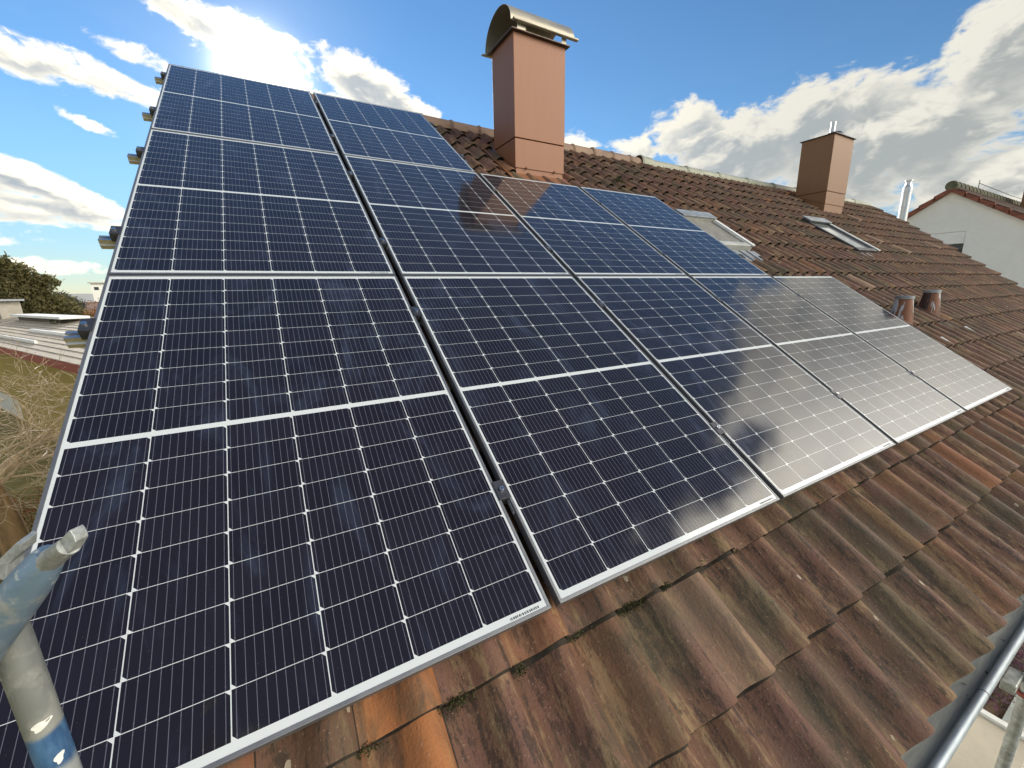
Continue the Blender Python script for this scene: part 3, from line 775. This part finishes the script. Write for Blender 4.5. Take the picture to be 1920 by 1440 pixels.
# flecks of bare white paint on the upright, wrapped on the tube
sd = up_.normalized(); tocam = (CAM - (foot + up_ * .5)); tocam = (tocam - sd * tocam.dot(sd)).normalized(); side = sd.cross(tocam)
for (t, ang, w, hgt) in ((.815, -.1, .0085, .0055), (.745, .16, .0045, .0065)):
    mb = MB(); cpt = foot + up_ * t; vs = []; N = 18
    ring = []
    for k in range(N):
        a = 2 * math.pi * k / N; rr = 1 + .22 * math.sin(3 * a + t * 9) + .1 * math.sin(5 * a)
        th = ang + math.cos(a) * w * rr / .0170; zz = math.sin(a) * hgt * rr + math.cos(a) * hgt * .35
        ring.append(cpt + sd * zz + (tocam * math.cos(th) + side * math.sin(th)) * .0174)
    cen = cpt + (tocam * math.cos(ang) + side * math.sin(ang)) * .0177
    mb.add([cen] + ring, [(0, 1 + k, 1 + (k + 1) % N) for k in range(N)])
    rel(mb.build("paint_fleck", M_PAINT, post), foot)

# ------------------------------------------------------------------ ground and what stands on it
GZ = -5.6
g = MB(); g.add([(-3000, -3000, GZ), (3000, -3000, GZ), (3000, 3000, GZ), (-3000, 3000, GZ)], [(0, 1, 2, 3)])
M_GRASS = simple("autumn_grass", (.24, .19, .05), .95, 0, .3, .5, col2=(.13, .115, .03))
tag(g.build("ground", M_GRASS), kind="structure")
M_PAVE = simple("pale_paving", (.62, .60, .55), .85, 0, .12, 3, bumps=.2)
g = MB(); g.add([(2, -9, GZ + .004), (40, -9, GZ + .004), (40, -.27, GZ + .004), (2, -.27, GZ + .004)], [(0, 1, 2, 3)]); tag(g.build("paving", M_PAVE), kind="structure")
M_KERB = simple("grey_kerb_stone", (.42, .45, .41), .8, 0, .2, 6)
g = MB(); g.box((2, -.268, GZ - .05), (40, -.20, GZ + .10)); tag(g.build("kerb", M_KERB), kind="structure")
M_SOIL = simple("soil", (.17, .11, .065), .95, 0, .4, 8, bumps=.5)
g = MB(); g.add([(2, -.199, GZ + .02), (40, -.199, GZ + .02), (40, YW0, GZ + .02), (2, YW0, GZ + .02)], [(0, 1, 2, 3)]); tag(g.build("soil_bed", M_SOIL), kind="structure")

def leafball(mb, cen, rad, nn, size, flat=1.0, clump=6, squash=(1, 1, 1)):
    cs = []
    for k in range(max(1, nn // 40)):
        d = Vector((random.gauss(0, 1), random.gauss(0, 1), random.gauss(0, 1))).normalized() * (random.random() ** .45)
        cs.append(Vector(cen) + Vector((d.x * rad * squash[0], d.y * rad * squash[1], d.z * rad * squash[2])))
    for c0 in cs:
        for q in range(40):
            p = c0 + Vector((random.gauss(0, 1), random.gauss(0, 1), random.gauss(0, .8))) * rad / clump
            t = Vector((random.gauss(0, 1), random.gauss(0, 1), random.gauss(0, 1))).normalized()
            s = t.cross(Vector((random.gauss(0, 1), random.gauss(0, 1), random.gauss(0, 1)))).normalized()
            L = size * random.uniform(.6, 1.3)
            mb.add([p - t * L, p + s * L * .45, p + t * L, p - s * L * .45], [(0, 1, 2, 3)])
random.seed(21)
# purple shrub under the eaves
root = empty("purple_shrub", (9.6, -.02, GZ)); tag(root, "purple and green leafed shrub below the gutter by the house wall", "shrub")
mb = MB()
for k in range(14):
    a = random.uniform(0, 6.28); mb.tube([(0, 0, 0), (.1 * math.cos(a), .1 * math.sin(a) * .5, .5), (.5 * math.cos(a), .22 * math.sin(a), random.uniform(.7, 1.1))], [.012, .009, .004], 5)
mb.build("stem", M_BARK, root)
mb = MB(); leafball(mb, (0, 0, .65), .6, 2600, .035, squash=(1.6, .38, .9)); mb.build("foliage", M_LEAF_PUR, root)

# scaffold standard with coupler just outside the gutter
root = empty("scaffold_tube", (3.62, -.632, GZ)); tag(root, "short galvanised scaffold tube with coupler at the gutter in the lower right", "scaffold tube")
def rb(mb, name, mt, **kw):
    o = mb.build(name, mt, root, **kw); o.data.transform(Matrix.Translation(-root.location)); return o
mb = MB(); mb.tube([(3.62, -.632, GZ), (3.62, -.632, -1.0)], .024, 18); rb(mb, "tube", M_GALV, smooth=True)
mb = MB(); mb.tube([(3.62, -.632, -1.07), (3.62, -.632, -1.12)], .034, 18); mb.box((3.45, -.61, -1.10), (3.60, -.56, -1.05)); rb(mb, "coupler", M_GALV, bevel=.004)
mb = MB(); mb.tube([(3.62, -.632, -1.16), (3.62, -.632, -1.18)], .034, 18); rb(mb, "red_ring", M_FASCIA, smooth=True)

# ------------------------------------------------------------------ white gable house on the right
root = empty("gable_house", (20, 4.46, GZ)); tag(root, "white rendered neighbour house with a red-edged gable roof", "house")
def rb(mb, name, mt, parent=None, **kw):
    o = mb.build(name, mt, parent or root, **kw); o.data.transform(Matrix.Translation(-root.location)); return o
gx, gyc, gzt, hw = 20.0, 4.46, 3.72, 5.2
tn = .665
we = gzt - hw * tn
mb = MB()
# gable wall with a window opening: y 3.93..5.4, z 1.2..2.47
wy0, wy1, wz0, wz1 = 3.93, 5.40, 1.05, 2.47
def gz_at(y): return gzt - abs(y - gyc) * tn
mb.add([(gx, gyc - hw, GZ), (gx, wy0, GZ), (gx, wy0, gz_at(wy0)), (gx, gyc - hw, we)], [(3, 2, 1, 0)])
mb.add([(gx, wy1, GZ), (gx, gyc + hw, GZ), (gx, gyc + hw, we), (gx, wy1, gz_at(wy1))], [(3, 2, 1, 0)])
mb.add([(gx, wy0, wz1), (gx, wy1, wz1), (gx, wy1, gz_at(wy1)), (gx, gyc, gzt), (gx, wy0, gz_at(wy0))], [(4, 3, 2, 1, 0)])
mb.add([(gx, wy0, GZ), (gx, wy1, GZ), (gx, wy1, wz0), (gx, wy0, wz0)], [(3, 2, 1, 0)])
dpt = .16
mb.add([(gx, wy0, wz0), (gx + dpt, wy0, wz0), (gx + dpt, wy0, wz1), (gx, wy0, wz1)], [(0, 1, 2, 3)])
mb.add([(gx, wy1, wz0), (gx + dpt, wy1, wz0), (gx + dpt, wy1, wz1), (gx, wy1, wz1)], [(0, 1, 2, 3)])
mb.add([(gx, wy0, wz0), (gx + dpt, wy0, wz0), (gx + dpt, wy1, wz0), (gx, wy1, wz0)], [(0, 1, 2, 3)])
mb.add([(gx, wy0, wz1), (gx + dpt, wy0, wz1), (gx + dpt, wy1, wz1), (gx, wy1, wz1)], [(0, 1, 2, 3)])
mb.box((gx + .3, gyc - hw, GZ), (gx + 14, gyc - hw + .3, we)); mb.box((gx + .3, gyc + hw - .3, GZ), (gx + 14, gyc + hw, we))
rb(mb, "wall", M_RENDER)
mb = MB(); mb.box((gx + .03, wy0 + .01, 2.10), (gx + .15, wy1 - .01, 2.465))
win = mb.build("window", M_WHITE, root); win.data.transform(Matrix.Translation(-root.location))
mb = MB()
for k in range(4): mb.box((gx + .018, wy0 + .012, 2.12 + k * .085), (gx + .032, wy1 - .012, 2.12 + k * .085 + .075))
rb(mb, "roller_shutter", M_WHITE, parent=win)
mb = MB(); mb.box((gx + .13, wy0, wz0), (gx + .15, wy1, 2.10)); rb(mb, "pane", M_GLASS, parent=win)
mb = MB()
for s in (-1, 1):
    # slab with small tile steps along the verge
    y = 0.0
    while y < hw + .35:
        y2 = min(y + .34, hw + .4)
        z_a, z_b = gzt + .10 - y * tn, gzt + .10 - y2 * tn
        th_ = .13
        mb.prism([(gx - .14, gyc + s * y, z_a + .03 - th_), (gx - .14, gyc + s * y, z_a + .02), (gx - .14, gyc + s * (y2 + .03), z_b + .05), (gx - .14, gyc + s * (y2 + .03), z_b + .03 - th_)], (14.4, 0, 0))
        y = y2
rb(mb, "roof", M_REDTILE)
M_TILE2 = simple("brown_far_tiles", (.135, .075, .048), .85, 0, .4, 5, (3, .8, .8), col2=(.055, .038, .024))
mb = MB()
for s in (-1, 1):
    for j in range(17):
        ya, yb = j * .33, j * .33 + .35
        for i in range(60):
            x0_ = gx - .02 + i * .235
            pr_ = [(0, 0), (.09, .004), (.15, .045), (.2, .055), (.235, .03)]
            vs = [(x0_ + a, gyc + s * y, gzt + .155 - y * tn + hh + (.03 if k else 0)) for k, y in enumerate((ya, yb)) for a, hh in pr_]
            mb.add(vs, [(k, k + 1, k + 6, k + 5) for k in range(4)])
rb(mb, "roof_tiles", M_TILE2, smooth=True)
mb = MB(); x = gx - .16
random.seed(31)
while x < gx + 14:
    mb.tube([(x, gyc, gzt + .17), (x + .05, gyc, gzt + .18), (x + .42, gyc, gzt + .16)], [.15, .16, .13], 12); x += .39
rb(mb, "ridge_cap", simple("mossy_ridge", (.16, .15, .10), .9, 0, .4, 9, col2=(.07, .07, .045)), smooth=True)
mb = MB(); mb.box((25.6, 3.3, 2.4), (26.4, 4.0, 5.6)); rb(mb, "chimney", M_COPPER2)
mb = MB(); mb.tube([(gx + 2.0, gyc - .1, gzt + .2), (gx + 2.0, gyc - .1, gzt + .55)], .012, 6); mb.tube([(gx + 2, gyc - .1, gzt + .45), (gx + 6, gyc - .1, gzt + .40), (gx + 8, gyc - .1, gzt + .42)], .010, 6); rb(mb, "lightning_wire", M_CLAMP)

root = empty("flue_pipe", (18.5, 5.10, GZ)); tag(root, "tall shiny stainless flue pipe standing left of the white gable house", "flue pipe")
mb = MB(); mb.tube([(0, 0, 0), (0, 0, 9.45)], .125, 24); mb.build("pipe", M_STEEL, root, smooth=True)
mb = MB(); mb.tube([(0, 0, 9.45), (0, 0, 9.52), (0, 0, 9.62)], [.125, .085, .085], 24); mb.tube([(0, 0, 9.62), (0, 0, 9.66)], .11, 24); mb.build("cap", M_STEEL, root, smooth=True)
for z in (7.4, 8.15, 8.85, 9.3):
    mb = MB(); mb.tube([(0, 0, z), (0, 0, z + .04)], .133, 24); mb.build("joint_band", M_STEEL, root, smooth=True)

# ------------------------------------------------------------------ garden side on the left
A = Vector((-4.94, 17.1, 0)); Bp = Vector((-11.45, 28.6, 0)); ed = (Bp - A).normalized(); inn = Vector((ed.y, -ed.x, 0)) 
if inn.x < 0: inn = -inn
Y0 = A - ed * 9; LEN = 62
root = empty("mustard_house", (Y0.x, Y0.y, GZ)); tag(root, "mustard-walled house with a low pale tiled roof beyond the garden", "house")
ZE = -1.32
def yb(s, d, z): return (Y0.x + ed.x * s + inn.x * d, Y0.y + ed.y * s + inn.y * d, z)
mb = MB(); mb.prism([yb(0, .35, GZ), yb(LEN, .35, GZ), yb(LEN, 7.5, GZ), yb(0, 7.5, GZ)], (0, 0, ZE - GZ - .05)); rb(mb, "wall", M_MUSTARD)
M_PALE = simple("pale_roof_tiles", (.40, .345, .265), .8, 0, .18, 2.5, bumps=.3)
mb = MB()
for j in range(11):
    d0, d1 = j * .36, (j + 1) * .36
    mb.prism([yb(0, d0, ZE + d0 * .22 + .06), yb(LEN, d0, ZE + d0 * .22 + .06), yb(LEN, d1, ZE + d1 * .22 + .02), yb(0, d1, ZE + d1 * .22 + .02)], (0, 0, -.08))
for j in range(11):
    d0, d1 = 3.96 + j * .36, 3.96 + (j + 1) * .36
    mb.prism([yb(0, d0, ZE + (7.92 - d0) * .22 + .02), yb(LEN, d0, ZE + (7.92 - d0) * .22 + .02), yb(LEN, d1, ZE + (7.92 - d1) * .22 + .06), yb(0, d1, ZE + (7.92 - d1) * .22 + .06)], (0, 0, -.08))
rf = rb(mb, "roof", M_PALE)
mb = MB(); mb.prism([yb(0, -.02, ZE + .03), yb(LEN, -.02, ZE + .03), yb(LEN, .04, ZE + .03), yb(0, .04, ZE + .03)], (0, 0, -.32)); rb(mb, "fascia", M_FASCIA)
def yrow(name, s0, s1, d0, d1, z0, z1, mt, parent=None):
    mb = MB(); mb.prism([yb(s0, d0, z0), yb(s1, d0, z0), yb(s1, d1, z0), yb(s0, d1, z0)], (0, 0, z1 - z0)); return rb(mb, name, mt, parent=parent)
yrow("window", 24.3, 31.5, .28, .36, -5.45, -4.35, simple("pale_shutter", (.62, .62, .56), .7, 0, .1, 3))
yrow("snow_guard", 18.0, 26.5, 1.8, 1.95, ZE + .44, ZE + .60, M_WHITE, rf)
yrow("snow_guard", 19.5, 27.0, .7, .8, ZE + .22, ZE + .36, M_WHITE, rf)
yrow("chimney", 43.0, 48.0, 3.2, 4.4, ZE + .6, ZE + 2.15, simple("grey_cladding", (.36, .33, .28), .8, 0, .15, 2), rf)
yrow("chimney_cap", 42.6, 48.4, 3.0, 4.6, ZE + 2.17, ZE + 2.32, M_LEAD, rf)
dm = yrow("dormer", 27.5, 38.0, 3.3, 5.0, ZE + .6, ZE + 1.05, simple("dormer_cladding", (.12, .09, .07), .8, 0, .2, 3), rf)
yrow("dormer_roof", 26.0, 38.6, 3.0, 4.3, ZE + 1.06, ZE + 1.2, M_WHITE, rf)
yrow("dormer_window", 28.0, 29.6, 3.24, 3.31, ZE + .72, ZE + 1.0, M_GLASS, rf)

def tree_branches(mb, p, d, L, r, depth, spread=.55, droop=0.0):
    steps = 4; pts = [p]; rad = [r]; cur = d.normalized()
    for k in range(steps):
        cur = (cur + Vector((random.gauss(0, .16), random.gauss(0, .16), random.gauss(0, .12) - droop))).normalized()
        p = p + cur * L / steps; pts.append(p); rad.append(r * (1 - .45 * (k + 1) / steps))
    mb.tube(pts, [max(x_, .0022) for x_ in rad], 5 if r > .02 else 4, cap=False)
    if depth <= 0: return
    for k in range(random.choice((2, 3, 3))):
        dd = (cur + Vector((random.gauss(0, spread), random.gauss(0, spread), random.gauss(0, spread * .8)))).normalized()
        tree_branches(mb, p if k else pts[2], dd, L * random.uniform(.6, .8), r * .5, depth - 1, spread, droop)
# bare tree in front of the mustard house
random.seed(4)
bx = Vector((-3.95, 9.2, GZ)); root = empty("bare_tree", bx); tag(root, "leafless tree with thick brown trunk and sunlit twigs in front of the mustard house", "tree")
mb = MB(); mb.tube([(0, 0, 0), (-.03, 0, 1.5), (-.12, 0, 2.8), (-.22, 0, 3.5)], [.26, .21, .19, .18], 14); mb.build("trunk", M_BARK, root, smooth=True)
mb = MB(); fk = Vector((-.22, 0, 3.45))
for k in range(9):
    a = k * .7 + random.random() * .4
    tree_branches(mb, fk, Vector((math.cos(a), math.sin(a), random.uniform(.25, 1.0))), random.uniform(.8, 1.2), .024, 5, .62)
for k in range(8):
    tree_branches(mb, fk + Vector((.2, 0, random.uniform(-.1, .2))), Vector((1.0, random.uniform(-.6, .6), random.uniform(.1, .9))), random.uniform(.9, 1.4), .023, 5, .62)
mb.build("crown", M_TWIG, root)

def leafy_tree(name, label, loc, height, rad, leafmat, nn, size, blobs, cat="tree", group=None, barkmat=None, th=None):
    root = empty(name, loc); tag(root, label, cat, group)
    mb = MB(); h0 = height * .75
    mb.tube([(0, 0, 0), (.03 * height, 0, h0 * .5), (0, .01 * height, h0)], [th or height * .025, (th or height * .025) * .7, (th or height * .025) * .3], 8)
    for k in range(7):
        z = h0 * random.uniform(.3, .9); a = random.uniform(0, 6.28); mb.tube([(0, 0, z), (rad * .4 * math.cos(a), rad * .4 * math.sin(a), z + height * .08), (rad * .85 * math.cos(a), rad * .85 * math.sin(a), z + height * .12)], [height * .008, height * .006, height * .003], 5)
    mb.build("trunk", barkmat or M_BARK, root)
    mb = MB()
    for (x, y, z, r_, w) in blobs: leafball(mb, (x * rad, y * rad, z * height), r_ * rad, int(nn * w), size, clump=3.6)
    mb.build("crown", leafmat, root); return root
def at(azd, dist): return (CAM.x + math.sin(R(azd)) * dist, CAM.y + math.cos(R(azd)) * dist, GZ)
random.seed(8)
leafy_tree("evergreen_tree", "large dark green tree rising behind the roof of the mustard house", at(-21.9, 58), 10.6, 4.2, M_LEAF_DARK, 8000, .15,
           [(-.25, 0, .93, .26, .30), (.18, .1, .90, .20, .18), (.55, 0, .83, .18, .18), (.85, 0, .76, .16, .14), (-.6, 0, .80, .34, .45), (.05, 0, .76, .40, .7), (.62, 0, .66, .26, .4), (.2, 0, .60, .55, 1.1), (.95, 0, .56, .24, .35), (-.8, 0, .6, .5, .7), (.45, 0, .46, .6, 1.0), (1.2, 0, .45, .22, .3), (-.5, 0, .40, .6, .8)])
leafy_tree("evergreen_tree", "small blue-dark tree just right of the large dark green tree", at(-17.75, 120), 8.0, 2.9, M_LEAF_BLUE, 2600, .22,
           [(0, 0, .78, .5, 1), (-.4, 0, .6, .6, 1), (.4, 0, .6, .55, 1), (0, 0, .42, .8, 1)])
for k, (azd, dist, hh, rr2, lab, mt) in enumerate((
        (-16.6, 40, 4.6, 1.7, "yellow-leaved autumn shrub low beside the roof of the mustard house", M_LEAF_YEL),
        (-15.4, 42, 6.6, 1.8, "rust-coloured autumn tree close against the solar panel edge", M_LEAF_RUST),
        (-17.9, 46, 4.2, 1.8, "brownish autumn shrub under the small blue-dark tree", M_LEAF_RUST),
        (-14.2, 34, 4.9, 1.4, "yellow autumn tree behind the edge of the solar panels", M_LEAF_YEL))):
    leafy_tree("autumn_shrub", lab, at(azd, dist), hh, rr2, mt, 700 if mt is M_LEAF_YEL else 1200, .085, [(0, 0, .8, .55, 1), (-.4, 0, .62, .6, 1), (.4, .1, .6, .6, 1), (0, 0, .4, .7, .8)], "shrub", "autumn shrubs and trees by the mustard house", M_TWIG)
random.seed(17)
root = empty("hedge", at(-21.5, 15.0)); tag(root, "rusty brown hedge at the foot of the mustard house wall", "hedge")
mb = MB()
for k in range(12): leafball(mb, (-3.3 + k * .55, .5 * math.sin(k), 1.0 + .25 * math.sin(k * 1.7)), .95, 700, .05)
mb.build("foliage", M_LEAF_RUST, root)
# far town and rising ground
random.seed(2)
hl = MB(); N = 60; vs = []
for k in range(N + 1):
    a = R(-75 + 60 * k / N)
    for (dist, z) in ((500, GZ), (900, 5 + 3 * math.sin(k * .35) + 1.5 * math.sin(k * 1.1)), (1500, GZ)):
        vs.append((CAM.x + math.sin(a) * dist, CAM.y + math.cos(a) * dist, z))
hl.add(vs, [(3 * k + j, 3 * k + 3 + j, 3 * k + 4 + j, 3 * k + 1 + j) for k in range(N) for j in range(2)])
tag(hl.build("hills", simple("distant_hill", (.20, .20, .19), .95, 0, .2, .03), smooth=True), kind="structure")  # muted grey puts the distance haze into the hill colour
M_FARW = simple("far_house_wall", (.42, .38, .34), .9, 0, .1, .3); M_FARR = simple("far_house_roof", (.26, .17, .14), .9, 0, .2, .3)
FAR = [(-18.9, 210, 16, 5.5), (-17.4, 180, 14, 5.0), (-16.3, 200, 18, 5.6), (-15.2, 170, 12, 5.0), (-17.0, 110, 12, 3.2), (-15.9, 95, 10, 2.9), (-21.5, 230, 18, 5.2), (-14.0, 150, 15, 5.2)]
FLAB = ["far house behind the large dark green tree", "far beige house right of the small blue-dark tree", "far long house under the horizon, below the flat block", "far house near the edge of the solar panels",
        "nearer low house with pale roof beyond the brown shrub", "nearer low house behind the rust-coloured tree", "far house at the left edge of the photo", "far house hidden behind the panel edge"]
for (azd, dist, w, hh), lab in zip(FAR, FLAB):
    root = empty("far_house", at(azd, dist), (0, 0, R(-azd + random.uniform(-25, 25)))); tag(root, lab, "house", "distant houses of the town")
    mb = MB(); mb.box((-w / 2, -4, 0), (w / 2, 4, hh * .68)); mb.build("wall", M_FARW, root)
    mb = MB(); mb.prism([(-w / 2 - .3, -4.4, hh * .66), (-w / 2 - .3, 4.4, hh * .66), (-w / 2 - .3, 0, hh)], (w + .6, 0, 0)); mb.build("roof", M_FARR, root)
    for k in range(int(w / 3)):
        mb = MB(); mb.box((-w / 2 + 1 + k * 3, -4.05, hh * .3), (-w / 2 + 2.2 + k * 3, -3.99, hh * .55)); mb.build("window", M_GLASS, root)
root = empty("apartment_block", at(-13.1, 320), (0, 0, R(12))); tag(root, "pale flat-roofed block on the horizon beside the panel edge", "apartment block")
mb = MB(); mb.box((-14, -6, 0), (16, 6, 14.6)); mb.box((-9, -5, 14.6), (16, 5, 16.6)); mb.build("wall", M_RENDER, root)
mb = MB(); mb.box((-15, -7, 14.61), (17, -6.02, 15.2)); mb.build("roof_edge", M_FARW, root)
for k in range(8):
    mb = MB(); mb.box((-13 + k * 3.4, -6.1, 11.2), (-11.2 + k * 3.4, -5.98, 12.8)); mb.build("window", M_GLASS, root)
